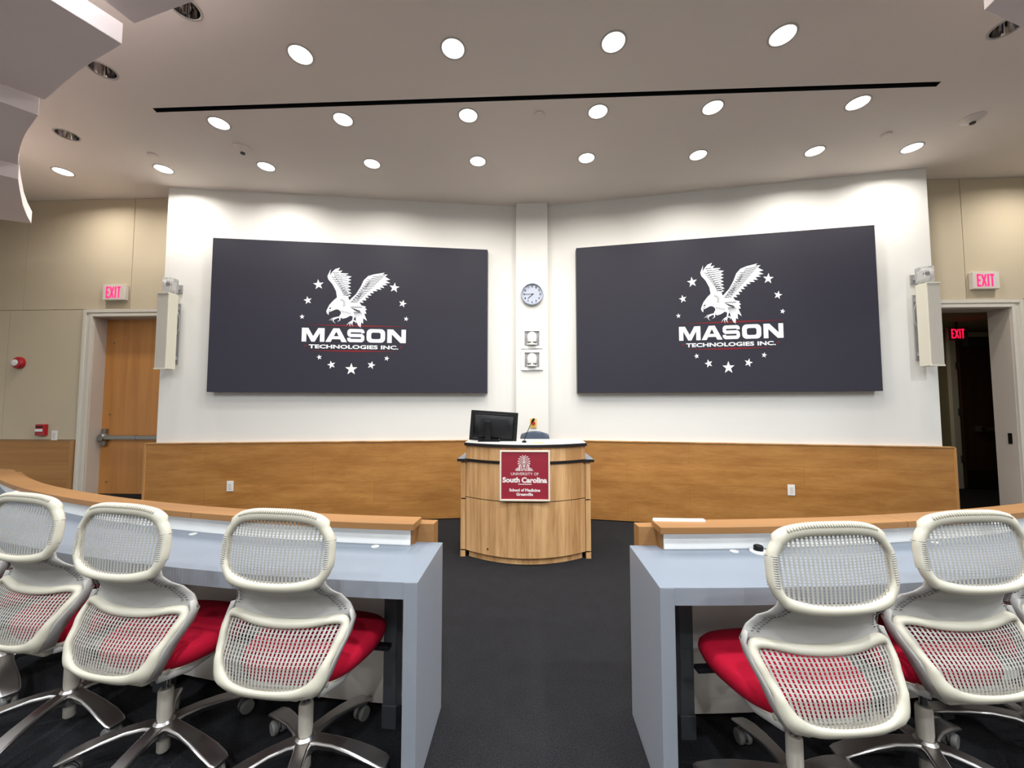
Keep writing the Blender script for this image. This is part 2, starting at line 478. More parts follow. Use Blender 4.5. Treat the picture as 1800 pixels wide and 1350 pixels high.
d = struct(MB().box(-5.47, -4.53, 4.745, 4.79, .012, 2.525).build('door_1', 'door_wood'), 'closed honey wood door with push bar at left')
MB().box(-5.45, -4.55, 4.738, 4.745, .03, .30).build('kick_plate', 'kick', d)
pb = MB().box(-5.36, -4.60, 4.675, 4.705, .985, 1.035).box(-4.95, -4.94, 4.672, 4.706, .98, 1.04).build('panic_bar', 'steel', d, bevel=.004)
MB().lathe([(.02, -.03), (.04, -.03), (.052, -.01), (.055, .02), (.055, .06)], 20, (-5.40, 4.70, 1.01), 'y').build('latch_cover', 'steel', pb, 'auto')
MB().box(-5.43, -5.37, 4.70, 4.745, .90, 1.12).build('latch_case', 'steel', pb, bevel=.01)
for z in (.45, 1.30, 2.22):
    MB().lathe([(.008, 0), (.008, .012), (.004, .016)], 12, (-5.36, 4.73, z), 'y').build('door_bolt', 'steel', d)

# corridor past the right doorway
struct(MB().box(3.9, 10.0, 7.05, 7.15, 0, 3.1).build('wall_corridor_end', 'corridor_wall'), 'dim beige wall at the end of the corridor')
struct(MB().box(3.8, 3.9, 5.2, 7.15, 0, 3.1).build('wall_corridor_left', 'corridor_wall'), 'dim corridor side wall')
struct(MB().box(9.9, 10.0, 4.8, 7.15, 0, 3.1).box(7.6, 10.0, 4.6, 4.8, 0, 3.1).build('wall_corridor_right', 'corridor_wall'), 'dim corridor far side wall')
struct(MB().box(3.8, 10.0, FY+.2, 7.15, 2.72, 2.80).build('ceiling_corridor', 'corridor_ceiling'), 'low dim corridor ceiling')
cf = struct(MB().box(7.29, 7.39, 6.99, 7.05, 0, 2.62).box(7.29, 8.5, 6.99, 7.05, 2.60, 2.68).build('trim_8', 'frame'), 'pale frame of the dark corridor door')
for z in (.5, 1.3, 2.1):
    MB().box(7.36, 7.42, 6.975, 6.995, z-.06, z+.06).build('hinge', 'steel', cf)
d = struct(MB().box(7.41, 8.42, 6.96, 7.0, .02, 2.58).build('door_2', 'dark_door'), 'dark brown corridor door under the second exit sign')
MB().box(7.62, 8.36, 6.88, 6.92, .99, 1.04).box(7.60, 7.66, 6.88, 6.96, .97, 1.06).build('panic_bar', 'steel', d)
MB().box(7.46, 7.76, 6.86, 6.96, 2.42, 2.52).box(7.7, 8.0, 6.84, 6.86, 2.50, 2.53).build('door_closer', 'caster_dark', d)
MB().box(7.42, 8.41, 6.955, 6.96, .03, .32).build('kick_plate', 'kick', d)

# ------------------------------------------------------------------ downlights
def downlight(lit, power=None, colour=None):
    t = thing('downlight', None, 'ceiling light')
    MB().loft([[(r*math.cos(2*PI*i/28), r*math.sin(2*PI*i/28), z) for i in range(28)] for r, z in ((LR-.001, .001), (LR-.001, -.004), (LR+.012, -.004), (LR+.014, 0.0))], True, False).build('trim_ring', 'trimring', t, True)
    if lit:
        MB().loft([[(r*math.cos(2*PI*i/28), r*math.sin(2*PI*i/28), z) for i in range(28)] for r, z in ((LR-.001, .0), (LR-.006, .06))], True, False).build('reflector', 'white_plastic', t, True)
        MB().lathe([(.0005, .006), (LR-.003, .006)], 28, cap=False).build('lamp_lens', 'lens', t)
    else:
        k = 32
        MB().loft([[((r*(1-(0 if z == 0 else .035*(i % 4 == 0)+.02*(i % 7 == 0))))*math.cos(2*PI*i/k), r*math.sin(2*PI*i/k), z) for i in range(k)] for r, z in ((LR-.001, .0), (LR-.006, .03), (LR-.018, .07), (LR-.035, .11), (LR-.05, .13))], True, False).build('reflector', 'reflector', t, True)
        MB().lathe([(.0005, .128), (.045, .128)], 24, cap=False).build('lamp_lens', 'lamp_dark', t)
    return t
def lamp_light(parent, power, colour, spread=160):
    ld = bpy.data.lights.new('lamp_light', 'AREA'); ld.energy = power; ld.color = colour
    ld.shape = 'DISK'; ld.size = .14; ld.spread = R(spread)
    lo = bpy.data.objects.new('lamp_light', ld); COL.objects.link(lo); lo.parent = parent
    lo.location = (0, 0, -.008)
p_lit = downlight(True); p_dark = downlight(False)
rows = {2.71: 'the row above the black slot', 3.37: 'the row just below the slot', 4.03: 'the row nearest the screens'}
def nth(i, n):
    if i == 0: return 'leftmost'
    if i == n-1: return 'rightmost'
    return ['', 'second', 'third', 'fourth', 'fifth', 'sixth', 'seventh', 'eighth'][i] + ' from the left'
k = 0
for y0, nrow, grp in ((2.71, 4, 'lit downlights of the row above the slot'), (3.37, 6, 'lit downlights of the middle row'), (4.03, 9, 'lit downlights of the row by the screens')):
    mem = [p for p in LIT if abs(p[1]-y0) < .1]
    for i, (x, y) in enumerate(mem):
        o = p_lit if k == 0 else copy_tree(p_lit); k += 1
        o.location = (x, y, CEIL)
        tag(o, 'lit round downlight, %s in %s' % (nth(i, len(mem)), rows[y0]), 'ceiling light', grp)
ordered = list(LIT)
dl = ['unlit mirrored downlight at the top of the photo beside a hanging cloud', 'unlit mirrored downlight tucked at the edge of the largest ceiling cloud', 'unlit mirrored downlight lowest on the left, beside the curved clouds', 'unlit mirrored downlight beside the hanging cloud at top right']
for i, (x, y) in enumerate(DARK):
    o = p_dark if i == 0 else copy_tree(p_dark)
    o.location = (x, y, CEIL); tag(o, dl[i], 'ceiling light', 'unlit mirrored downlights')
for i, (x, y) in enumerate(REAR):
    o = copy_tree(p_lit); o.location = (x, y, CEIL)
    tag(o, 'lit round downlight over the seating, outside the view' if y < 3 else 'added unseen downlight over the open doorway', 'ceiling light', 'lit downlights over the seating' if y < 3 else None)
    lamp_light(o, LAMP_W_REAR if y < 1.4 else (13 if y < 3 else 4), LAMP_COL_REAR if y < 3 else LAMP_COL, 165 if y < 3 else 142)
for o in [o for o in COL.objects if o.get('group', '').startswith('lit downlights of')]:
    lamp_light(o, LAMP_W, LAMP_COL)

t = thing('corridor_fill_lamp', 'added dim fill lamp inside the corridor, out of sight', 'ceiling light', (5.6, 6.1, 2.72))  # added lamp, out of view, that lifts the dark corridor and its door
MB().lathe([(.14, -.001), (.14, -.03), (.12, -.045)], 24).build('lamp_shade', 'exit_box', t, 'auto')
ld = bpy.data.lights.new('lamp_light', 'AREA'); ld.energy = 9.0; ld.color = (1, .92, .72); ld.shape = 'DISK'; ld.size = .2
lo = bpy.data.objects.new('lamp_light', ld); COL.objects.link(lo); lo.parent = t; lo.location = (0, 0, -.05)

# small ceiling fittings
def smoke(x, y, lab):
    t = thing('smoke_detector', lab, 'smoke detector', (x, y, CEIL), group='smoke detectors')
    MB().lathe([(.085, 0), (.085, -.008), (.07, -.016), (.05, -.03), (.035, -.04)], 28).build('housing', 'ceiling', t, 'auto')
    MB().lathe([(.022, -.038), (.022, -.052), (.012, -.056)], 16).build('sensor_head', 'caster_dark', t, 'auto')
smoke(-2.946, 3.735, 'round smoke detector on the left of the ceiling below the slot')
smoke(4.092, 3.613, 'round smoke detector on the right of the ceiling above the doorway')
for x, y, lab in ((-3.962, 3.781, 'small round sprinkler cover plate at left of the ceiling'), (.101, 3.396, 'small round sprinkler cover plate at the middle of the ceiling'), (3.501, 3.805, 'small round sprinkler cover plate at right of the ceiling')):
    tag(MB().lathe([(.045, -.001), (.045, -.012), (.04, -.014)], 24, (x, y, CEIL)).build('sprinkler_cover', 'ceiling', None, 'auto'), lab, 'sprinkler cover', 'sprinkler cover plates')

# ------------------------------------------------------------------ hanging ceiling clouds (stepped white boards with a concave front edge)
def cloud(pts, z, th, lab):
    tag(MB().prism(pts, z, z+th).build('ceiling_cloud', 'cloud', None, bevel=.003), lab, 'ceiling cloud', 'hanging ceiling clouds')
    cx = sum(p[0] for p in pts)/len(pts); cy = sum(p[1] for p in pts)/len(pts)
cloud([(-2.347, 2.088), (-1.86, 1.973), (-1.4, 1.86), (-1.1, .9), (-2.0, .65), (-2.63, .95)][::-1], 3.69, .12, 'white hanging ceiling cloud at the top edge, smallest in view at left')
cloud([(-2.421, 2.093), (-2.719, 2.195), (-2.923, 2.270), (-3.17, 2.371), (-3.406, 2.474), (-4.35, 1.4), (-3.0, .8)], 3.57, .13, 'largest white hanging ceiling cloud at top left with a bright side edge')
cloud([(-3.435, 2.463), (-3.712, 2.604), (-3.866, 2.69), (-3.995, 2.769), (-4.16, 2.875), (-4.318, 2.987), (-5.3, 2.1), (-4.4, 1.2)], 3.45, .13, 'white hanging ceiling cloud, third step down at the left edge')
cloud([(-4.319, 2.994), (-4.533, 3.159), (-4.828, 3.392), (-5.049, 3.582), (-5.238, 3.757), (-6.6, 3.1), (-5.2, 2.2)], 3.33, .13, 'lowest white hanging ceiling cloud with a curved end at the left edge')
cloud([(2.521, 2.137), (2.35, 1.0), (3.2, 1.1), (4.3, 1.9), (3.55, 2.49), (3.2, 2.36), (2.873, 2.256)], 3.6, .13, 'white hanging ceiling cloud in the top right corner')

# ------------------------------------------------------------------ display walls
def screen(x0, x1, logo_x0, logo_w, lab):
    s = 1 if x0 > 0 else -1
    t = thing('display_screen', lab, 'screen', ((x0+x1)/2, wall_y((x0+x1)/2)-.05, 1.572), 0, 'large wall screens')
    base = t.location
    b = MB(); ya = lambda x: wall_y(x)
    b.prism([(x0-base[0], ya(x0)-.097-base[1]), (x1-base[0], ya(x1)-.097-base[1]), (x1-base[0], ya(x1)-.004-base[1]), (x0-base[0], ya(x0)-.004-base[1])], 0, 1.845)
    b.build('cabinet', 'screen_body', t)
    p = MB()
    p.quad(*[(x-base[0], ya(x)-.1-base[1], z) for x, z in ((x0, 0), (x1, 0), (x1, 1.845), (x0, 1.845))])
    p = p.build('display_panel', 'screen_black', t)
    # canvas -> wall
    def f(cx, cy, l):
        x = logo_x0 + (cx-170)*logo_w/1030.
        z = 2.354 - (cy-765)*.001222
        return (x-base[0], ya(x)-.1-.0015-l-base[1], z-base[2])
    def rc(pts): return [(x, y - .0146*(x-170)) for x, y in pts]
    A = Art()
    M_ = [(170, 902), (170, 765), (232, 765), (280, 848), (328, 765), (390, 765), (390, 902), (346, 902), (346, 812), (296, 902), (264, 902), (214, 812), (214, 902)]
    A.poly(M_)
    A.poly([(400, 902), (475, 765), (535, 765), (610, 902), (558, 902), (543, 874), (466, 874), (451, 902)], [(505, 797), (529, 844), (481, 844)])
    A.stroke([(766, 808), (766, 793), (756, 784), (640, 784), (630, 794), (630, 822), (642, 833), (756, 833), (766, 845), (766, 873), (755, 884), (640, 884), (630, 874), (630, 858)], 33)
    A.poly(rrect(805, 990, 765, 902, 42), rrect(850, 945, 800, 867, 20)[::-1])
    A.poly([(1012, 902), (1012, 765), (1070, 765), (1155, 850), (1155, 765), (1200, 765), (1200, 902), (1145, 902), (1057, 815), (1057, 902)])
    A.text('TECHNOLOGIES', 240, 918, 930, 969, .03)
    A.text('INC.', 950, 1125, 930, 969, .03)
    A.build('lettering', 'screen_white', f, p)
    for cx, cy, r, ro in ((318, 326, 54, .12), (218, 489, 42, .2), (168, 655, 26, .1), (1075, 334, 54, -.1), (1162, 496, 42, -.25), (1200, 653, 26, -.2),
                          (345, 1057, 27, .2), (465, 1131, 42, .25), (660, 1173, 62, 0), (857, 1130, 42, -.25), (1010, 1061, 27, -.2)):
        Art().star(cx, cy, r, ro).build('star', 'screen_white', f, p)
    Rd = Art()
    Rd.poly([(180, 737), (600, 728), (700, 727), (820, 728), (1235, 735), (820, 742), (700, 743), (600, 741)])
    Rd.poly([(230, 990), (560, 985), (690, 983), (800, 985), (1130, 991), (800, 998), (690, 1000), (560, 998)])
    Rd.star(210, 945, 15).star(1152, 945, 15)
    Rd.build('red_lines', 'screen_red', f, p)
    E = Art()
    E.poly(rc([(630, 495), (505, 465), (492, 392), (457, 325), (412, 272), (404, 240), (434, 170), (428, 232), (450, 196), (480, 166), (526, 152), (508, 186), (552, 180), (528, 206), (612, 210), (584, 230), (645, 240), (606, 262), (641, 274), (606, 292), (640, 308), (603, 322), (640, 345), (605, 354), (640, 380), (605, 386), (647, 412), (612, 420), (640, 437), (612, 450)]))
    E.poly(rc([(622, 505), (622, 487), (690, 420), (735, 345), (765, 275), (808, 232), (870, 212), (976, 193), (952, 214), (1006, 212), (978, 234), (1032, 265), (985, 274), (1032, 300), (975, 303), (1006, 322), (950, 325), (975, 352), (925, 347), (946, 370), (885, 366), (905, 386), (855, 386), (870, 407), (825, 407), (846, 433), (800, 430), (820, 457), (780, 453), (796, 482), (750, 482), (770, 507), (725, 502), (745, 532), (700, 528), (640, 540)]))
    # head, breast and belly
    E.poly(rc([(508, 452), (530, 470), (560, 440), (575, 468), (612, 462), (632, 490), (700, 525), (680, 640), (640, 640), (600, 662), (560, 672), (545, 650), (528, 648), (546, 620), (545, 602), (525, 582), (500, 576), (475, 586), (445, 600), (425, 606), (425, 634), (407, 618), (402, 596), (412, 570), (430, 532), (470, 486)]))
    # rump and tail
    E.poly(rc([(640, 530), (700, 528), (745, 534), (795, 548), (780, 556), (803, 578), (785, 584), (798, 618), (775, 618), (806, 692), (766, 664), (768, 720), (748, 706), (744, 758), (722, 745), (700, 700), (690, 655), (650, 645)]))
    for st in ([(550, 655), (500, 660), (462, 668), (430, 690)], [(520, 656), (478, 676), (470, 698), (494, 718)], [(535, 662), (538, 685), (512, 702)], [(500, 662), (470, 680), (448, 690)]):
        E.stroke(rc(st), 15, True)
    for st in ([(672, 650), (664, 690), (625, 712), (600, 745)], [(655, 700), (634, 722), (640, 752)], [(660, 700), (655, 725), (668, 750)], [(672, 690), (700, 700), (690, 718)]):
        E.stroke(rc(st), 17, True)
    E.build('eagle_emblem', 'screen_white', f, p)
    K = Art()
    # feather separations on the left wing (three staggered ranks)
    for i in range(12):
        q = i/11
        x0_, y0_ = 455+q*120, 205+q*225
        K.stroke(rc([(x0_, y0_), (x0_+28, y0_+4), (x0_+62-q*18, y0_-2+q*6)]), 6.5)
    for i in range(9):
        q = i/8
        x0_, y0_ = 445+q*120, 245+q*175
        K.stroke(rc([(x0_, y0_), (x0_+20, y0_+10), (x0_+42, y0_+6)]), 6)
    for i in range(11):
        q = i/10
        x0_, y0_ = 560+q*28, 222+q*205
        K.stroke(rc([(x0_-30, y0_+8), (x0_, y0_+3), (x0_+38, y0_)]), 5)
    # right wing
    for i in range(16):
        q = i/15
        x0_ = 880-q*215; y0_ = 232+q*262
        K.stroke(rc([(x0_-28, y0_+8), (x0_+20, y0_+4), (x0_+98-q*52, y0_-8+q*14)]), 6.5)
    for i in range(12):
        q = i/11
        x0_ = 810-q*150; y0_ = 268+q*225
        K.stroke(rc([(x0_-10, y0_), (x0_+16, y0_+9), (x0_+44, y0_+2)]), 6)
    # neck hackles and brow
    for i in range(8):
        a = R(-35+i*17)
        K.stroke(rc([(540+30*math.cos(a), 520-32*math.sin(a)), (540+66*math.cos(a), 520-62*math.sin(a))]), 7, True)
    for i in range(6):
        K.stroke(rc([(552+i*16, 590+i*4), (566+i*16, 625+i*2)]), 7, True)
    K.poly(rc([(424, 568), (452, 556), (446, 572), (432, 577)]))
    K.stroke(rc([(420, 600), (448, 588)]), 6)
    for i in range(7):
        K.stroke(rc([(650+i*12, 560+i*4), (700+i*12, 600+i*6)]), 7, True)
    for i in range(6):
        K.stroke(rc([(672+i*9, 600), (708+i*12, 690-i*8)]), 7, True)
    for i in range(5):
        K.stroke(rc([(640+i*22, 545), (652+i*22, 560), (668+i*22, 548)]), 6)
    K.build('feather_lines', 'screen_black', f, p, .001)
screen(-3.771, -.5285, -2.7423, 1.2155, 'large dark wall screen left of the column, showing an eagle logo')
screen(.607, 3.8395, 1.799, 1.106, 'large dark wall screen right of the column, showing an eagle logo')

# ------------------------------------------------------------------ things on the column
def txt(parent, body, x0, x1, z0, z1, y, m, name='lettering', bold=.0):
    A = Art().text(body, x0, x1, -z1, -z0, bold)
    return A.build(name, m, lambda cx, cy, l: (cx, y, -cy), parent)
ck = thing('wall_clock', 'round silver rimmed wall clock on the white column', 'clock', (.044, 4.93, 2.841))
MB().lathe([(.146, 0), (.146, -.03), (.138, -.042), (.128, -.036), (.127, -.02)], 40, (0, 0, 0), 'y', False).build('rim', 'clock_rim', ck, True)
fc = MB().lathe([(.0005, -.02), (.13, -.02)], 40, (0, 0, 0), 'y', False).build('dial', 'clock_face', ck)
nm = Art()
for i in range(1, 13):
    a = R(90-30*i); cx, cz = .102*math.cos(a), .102*math.sin(a)
    wd = .011 if i > 9 else .0065
    nm.text(str(i), cx-wd*1.2, cx+wd*1.2, -(cz+.014), -(cz-.014), .04)
for i in range(60):
    a = R(6*i); nm.stroke([(.118*math.cos(a), .118*math.sin(a)), (.123*math.cos(a), .123*math.sin(a))], .0014)
nm.build('numerals', 'black', lambda x, y, l: (x, -.0215, -y), fc)
Art().stroke([(.018, -.006), (-.055, .055)], .007).build('hour_hand', 'black', lambda x, y, l: (x, -.024, -y), ck)
Art().stroke([(.025, -.004), (-.105, .001)], .005).build('minute_hand', 'black', lambda x, y, l: (x, -.0255, -y), ck)
MB().lathe([(.0005, -.028), (.008, -.028), (.008, -.02)], 14, (0, 0, 0), 'y').build('hub', 'black', ck)

for z, lab in ((2.268, 'upper of two white recessed boxes holding a ribbed white dome unit on the column'), (1.993, 'lower of two white recessed boxes holding a ribbed white dome unit on the column')):
    t = thing('recessed_wall_unit', lab, 'wall unit', (.041, 4.93, z), 0, 'recessed dome units on the column')
    fb = MB()
    for a in ((-.138, -.095, -.13, .13), (.095, .138, -.13, .13), (-.095, .095, .095, .13), (-.095, .095, -.13, -.095)):
        fb.box(a[0], a[1], -.02, -.001, a[2], a[3])
    fb.build('frame', 'riser', t, bevel=.003)
    ib = MB()
    ib.quad((-.095, -.002, -.095), (.095, -.002, -.095), (.095, -.002, .095), (-.095, -.002, .095))
    ib.build('recess', 'grey_plastic', t)
    n = 36; rings = []
    for r, h in ((.062, -.085), (.066, -.08), (.066, -.062), (.055, -.058), (.055, -.05), (.058, -.046), (.058, .03), (.05, .055), (.034, .074), (.012, .083)):
        rings.append([((r*(1+(.03 if i % 2 else -.03) * (1 if -.047 < h < .04 else 0)))*math.cos(2*PI*i/n), -.035 + .5*r*math.sin(2*PI*i/n), h) for i in range(n)])
    MB().loft(rings).build('dome', 'white_plastic', t, 'auto')
    MB().box(-.054, -.012, -.066, -.03, -.0605, -.049).box(.008, .054, -.066, -.03, -.0605, -.049).build('base_slots', 'black', t)

t = thing('key_switch', 'small yellow key switch plate low on the white column', 'wall switch', (.056, 4.93, 1.19))
MB().box(-.04, .04, -.012, -.001, -.06, .06).build('plate', 'yellow', t, bevel=.003)
MB().lathe([(.022, -.028), (.024, -.012)], 18, (0, 0, 0), 'y').build('key_button', 'alarm_red', t)

# outlets
def outlet(x, y, z, lab, nrm=0):
    t = thing('wall_outlet', lab, 'outlet', (x, y, z), nrm, 'white wall outlets')
    MB().box(-.037, .037, -.007, -.0005, -.06, .06).build('plate', 'white_plastic', t, bevel=.002)
    MB().box(-.017, .017, -.010, -.006, -.035, .035).build('socket', 'exit_box', t, bevel=.001)
outlet(-3.52, wall_y(-3.52)-.036, .465, 'white wall outlet on the oak wainscot under the left screen', R(8.7))
outlet(2.96, wall_y(2.96)-.036, .46, 'white wall outlet on the oak wainscot under the right screen', R(-8.7))
outlet(-5.91, FY, 1.04, 'white wall outlet beside the red pull station on the far left wall')

# fire alarm pieces
t = thing('alarm_strobe', 'round red fire alarm strobe high on the far left beige wall', 'fire alarm', (-6.43, FY, 1.95))
MB().lathe([(.075, -.001), (.075, -.03), (.06, -.045)], 24, (0, 0, 0), 'y').build('body', 'alarm_red', t, 'auto')
MB().lathe([(.04, -.045), (.04, -.054), (.02, -.058)], 16, (-.012, 0, 0), 'y').build('strobe_lens', 'white_plastic', t, 'auto')
t = thing('pull_station', 'square red fire alarm pull station above the left wainscot', 'fire alarm', (-6.06, FY, 1.11))
MB().box(-.06, .06, -.045, -.001, -.07, .07).build('body', 'alarm_red', t, bevel=.006)
MB().box(-.045, .045, -.056, -.045, -.02, .012).build('pull_handle', 'white_plastic', t, bevel=.003)
MB().box(-.04, .04, -.048, -.045, .028, .05).build('instruction_strip', 'black', t)

# exit signs
def exit_sign(x, y, z, wd, ht, glow, box, lab):
    t = thing('exit_sign', lab, 'exit sign', (x, y, z), 0, 'exit signs')
    MB().box(-wd/2, wd/2, -.045, -.001, -ht/2, ht/2).build('housing', box, t, bevel=.004)
    A = Art()
    h = ht*.37; ww = wd*.36; y0, y1 = -h, h
    # E X I T, condensed block letters
    st = wd*.064
    def bar(x0, x1, a, c): A.poly([(x0, a), (x1, a), (x1, c), (x0, c)])
    ex = -ww*.98; lw = ww*.42
    bar(ex, ex+st, y0, y1); bar(ex, ex+lw, y0, y0+st); bar(ex, ex+lw*.9, -st/2, st/2); bar(ex, ex+lw, y1-st, y1)
    xx = ex+lw*1.25
    A.stroke([(xx, y0+st*.2), (xx+lw, y1-st*.2)], st); A.stroke([(xx+lw, y0+st*.2), (xx, y1-st*.2)], st)
    ix = xx+lw*1.35; bar(ix, ix+st, y0, y1)
    tx = ix+st+lw*.25; bar(tx, tx+lw, y0, y0+st); bar(tx+lw/2-st/2, tx+lw/2+st/2, y0, y1)
    A.build('exit_lettering', glow, lambda cx, cy, l: (cx, -.047, -cy), t)
    return t
exit_sign(-5.19, FY-.001, 2.83, .295, .195, 'exit_glow', 'exit_box', 'lit pink EXIT sign above the closed wooden door')
exit_sign(5.193, FY-.001, 2.835, .29, .195, 'exit_glow', 'exit_box', 'lit pink EXIT sign above the open dark doorway')
t = exit_sign(6.69, 6.32, 2.53, .30, .20, 'exit_glow_dim', 'exit_dark', 'lit red EXIT sign inside the dark corridor')
MB().box(-.015, .015, -.03, -.01, .10, .19).build('hanging_stem', 'exit_dark', t)

# wall speakers and their clear-covered strobes
def speaker(s, x0, x1, lab, lab2):
    yf, yb = 4.20, 4.325
    t = thing('wall_speaker', lab, 'speaker', ((x0+x1)/2, (yf+yb)/2, 1.83), 0, 'tall wall speakers')
    hw, hd = (x1-x0)/2, (yb-yf)/2
    MB().box(-hw, hw, -hd+.006, hd, 0, .88).build('cabinet', 'speaker', t, bevel=.004)
    MB().box(-hw+.006, hw-.006, -hd, -hd+.006, .012, .868).build('grille', 'grille', t)
    MB().box(-hw, hw, -hd-.004, -hd+.01, -.006, .012).box(-hw, hw, -hd-.004, -hd+.01, .868, .884).build('end_lip', 'speaker', t)
    w_ = wall_y((x0+x1)/2) - (yf+yb)/2
    br = MB().box(-.02, .02, hd, w_-.001, .12, .16).box(-.02, .02, hd, w_-.001, .72, .76).box(-.03, .03, w_-.01, w_+.0 , .08, .80)
    br.build('mounting_bracket', 'grey_plastic', t)
    MB().tube([(-s*.055, hd-.01, .75), (-s*.06, hd+.03, .62), (-s*.06, hd+.035, .5), (-s*.055, hd-.01, .38)], .006).build('cable', 'grey_plastic', t, True)
    xs = x0 + .055 if s < 0 else x1 - .055
    xs -= s*.02
    u = thing('strobe_light', lab2, 'strobe', (xs, 4.28, 2.735), 0, 'clear covered strobes')
    MB().box(-.055, .055, -.05, .05, 0, .165).build('clear_cover', 'clear', u, bevel=.006)
    MB().box(-.03, .03, -.02, .045, .02, .13).build('lamp_unit', 'white_plastic', u, bevel=.01)
    MB().lathe([(.02, -.035), (.026, -.02)], 16, (0, 0, .085), 'y').build('lamp_lens', 'reflector', u)
    MB().box(-.015, .015, .05, wall_y(xs)-4.28, .055, .085).box(-.035, .035, wall_y(xs)-4.28-.012, wall_y(xs)-4.28, .02, .12).build('bracket', 'grey_plastic', u)
speaker(-1, -4.262, -4.125, 'tall cream wall speaker left of the left screen', 'clear plastic covered strobe above the left wall speaker')
speaker(1, 4.192, 4.328, 'tall cream wall speaker right of the right screen', 'clear plastic covered strobe above the right wall speaker')

# ------------------------------------------------------------------ the lectern
LX = -.037
lt = thing('lectern', 'curved oak lectern with black bands carrying a garnet sign', 'lectern', (LX, 3.5, 0))
def fy(x, R0=.2): return R0*(x/.565)**2
def curved(z0, z1, hx, off, th, n=18):
    b = MB()
    f = [(-hx+2*hx*i/n, fy(-hx+2*hx*i/n)+off) for i in range(n+1)]
    k = [(x, y+th) for x, y in reversed(f)]
    return b.prism(f + k, z0, z1)
curved(.0, .06, .53, .03, .03).build('kick_board', 'lectern', lt, 'auto')
curved(.062, .548, .565, 0, .03).build('lower_front_panel', 'lectern', lt, 'auto')
curved(.556, .888, .565, 0, .03).build('middle_front_panel', 'lectern', lt, 'auto')
curved(.912, 1.035, .565, 0, .03).build('upper_front_panel', 'lectern', lt, 'auto')
curved(.060, .062, .55, .01, .02).build('reveal_strip', 'black_edge', lt)
curved(.548, .556, .562, .006, .02).build('reveal_strip', 'black_edge', lt)
curved(.888, .912, .575, -.012, .04).build('black_band', 'black_edge', lt, 'auto')
# wings and carcass
for s in (-1, 1):
    a, c = sorted((s*.565, s*.61))
    MB().box(a, c, .19, .62, .0, .055).box(a, c, .19, .62, .068, .53).box(a, c, .19, .62, .542, .885).build('side_panel', 'lectern', lt)
    a, c = sorted((s*.563, s*.605))
    MB().box(a, c, .195, .61, .05, .89).build('side_core', 'black_edge', lt)
    a, c = sorted((s*.50, s*.64))
    MB().box(a, c, .18, .64, .888, .912).build('shelf_wing', 'top', lt)
    a, c = sorted((s*.50, s*.643))
    MB().box(a, c, .170, .181, .886, .911).build('wing_edge', 'black_edge', lt)
    a, c = sorted((s*.535, s*.565))
    MB().box(a, c, .225, .55, .912, 1.035).build('upper_side_panel', 'lectern', lt)
MB().box(-.52, .52, .25, .40, .02, .888).build('carcass', 'black_edge', lt)
n = 20
f = [(-.58+1.16*i/n, fy(-.58+1.16*i/n)-.02) for i in range(n+1)]
MB().prism(f + [(.58, .56), (-.58, .56)], 1.036, 1.062).build('top_edge', 'black_edge', lt, 'auto')
f = [(-.572+1.144*i/n, fy(-.572+1.144*i/n)-.008) for i in range(n+1)]
MB().prism(f + [(.572, .555), (-.572, .555)], 1.062, 1.066).build('laminate_top', 'laminate', lt, 'auto')
MB().lathe([(.007, -.003), (.007, .01)], 12, (-.34, fy(-.34)-.001, .115), 'y').build('cable_hole', 'black', lt)

# sign on the lectern
sg = thing('lectern_sign', 'square garnet university sign in a cream frame on the lectern front', 'sign', (LX-.001, 3.485, .793))
sb = MB().box(-.223, .223, -.004, .012, -.222, .222).build('backing_board', 'sign_red', sg)
fb = MB()
for a in ((-.223, -.209, -.222, .222), (.209, .223, -.222, .222), (-.209, .209, .208, .222), (-.209, .209, -.222, -.208)):
    fb.box(a[0], a[1], -.014, -.003, a[2], a[3])
fb.build('frame', 'sign_frame', sg, bevel=.001)
def fs(cx, cy, l): return ((cx-637)*.000415, -.0055-l, (692-cy)*.000403)
A = Art()
A.text('UNIVERSITY', 340, 805, 626, 686, .0); A.text('OF', 835, 930, 626, 686, .0)
A.text('South', 157, 530, 728, 848, .045); A.text('Carolina', 567, 1112, 728, 852, .045)
A.text('School', 305, 530, 975, 1042, .04); A.text('of', 556, 622, 975, 1042, .04); A.text('Medicine', 642, 965, 975, 1044, .04)
A.text('Greenville', 455, 812, 1066, 1134, .04)
A.poly([(495, 874), (782, 874), (782, 890), (495, 890)])
A.build('sign_lettering', 'sign_white', fs, sb)
T = Art()
for sx in (-1, 1):
    for k, (a1, r) in enumerate(((12, 190), (32, 188), (52, 175), (72, 160), (92, 150), (112, 140))):
        a = R(90-a1)
        ex, ey = 620+sx*r*math.cos(a)*.88, 435-r*math.sin(a)
        mx_, my_ = 620+sx*r*.45*math.cos(a+.35)*.85, 435-r*.62*math.sin(a+.45)
        pts = [(620+sx*6, 430), (mx_, my_), ((mx_+ex)/2+sx*4, (my_+ey)/2-5), (ex, ey)]
        for q in range(3):
            T.stroke([pts[q], pts[q+1]], (6, 12, 19)[q])
for sx in (-1, 1):
    T.stroke([(620+sx*20, 440), (620+sx*14, 520), (620+sx*28, 592)], 20)
    for xx, top, wd in ((58, 450, 14), (92, 475, 18), (112, 495, 10), (128, 505, 10), (144, 515, 10), (160, 525, 10), (176, 535, 10)):
        T.stroke([(620+sx*xx, top+10), (620+sx*xx, 592)], wd)
    T.stroke([(620+sx*52, 470), (620+sx*100, 478)], 14)
T.text('TM', 812, 838, 580, 592)
T.build('tree_and_gate_emblem', 'sign_white', fs, sb)

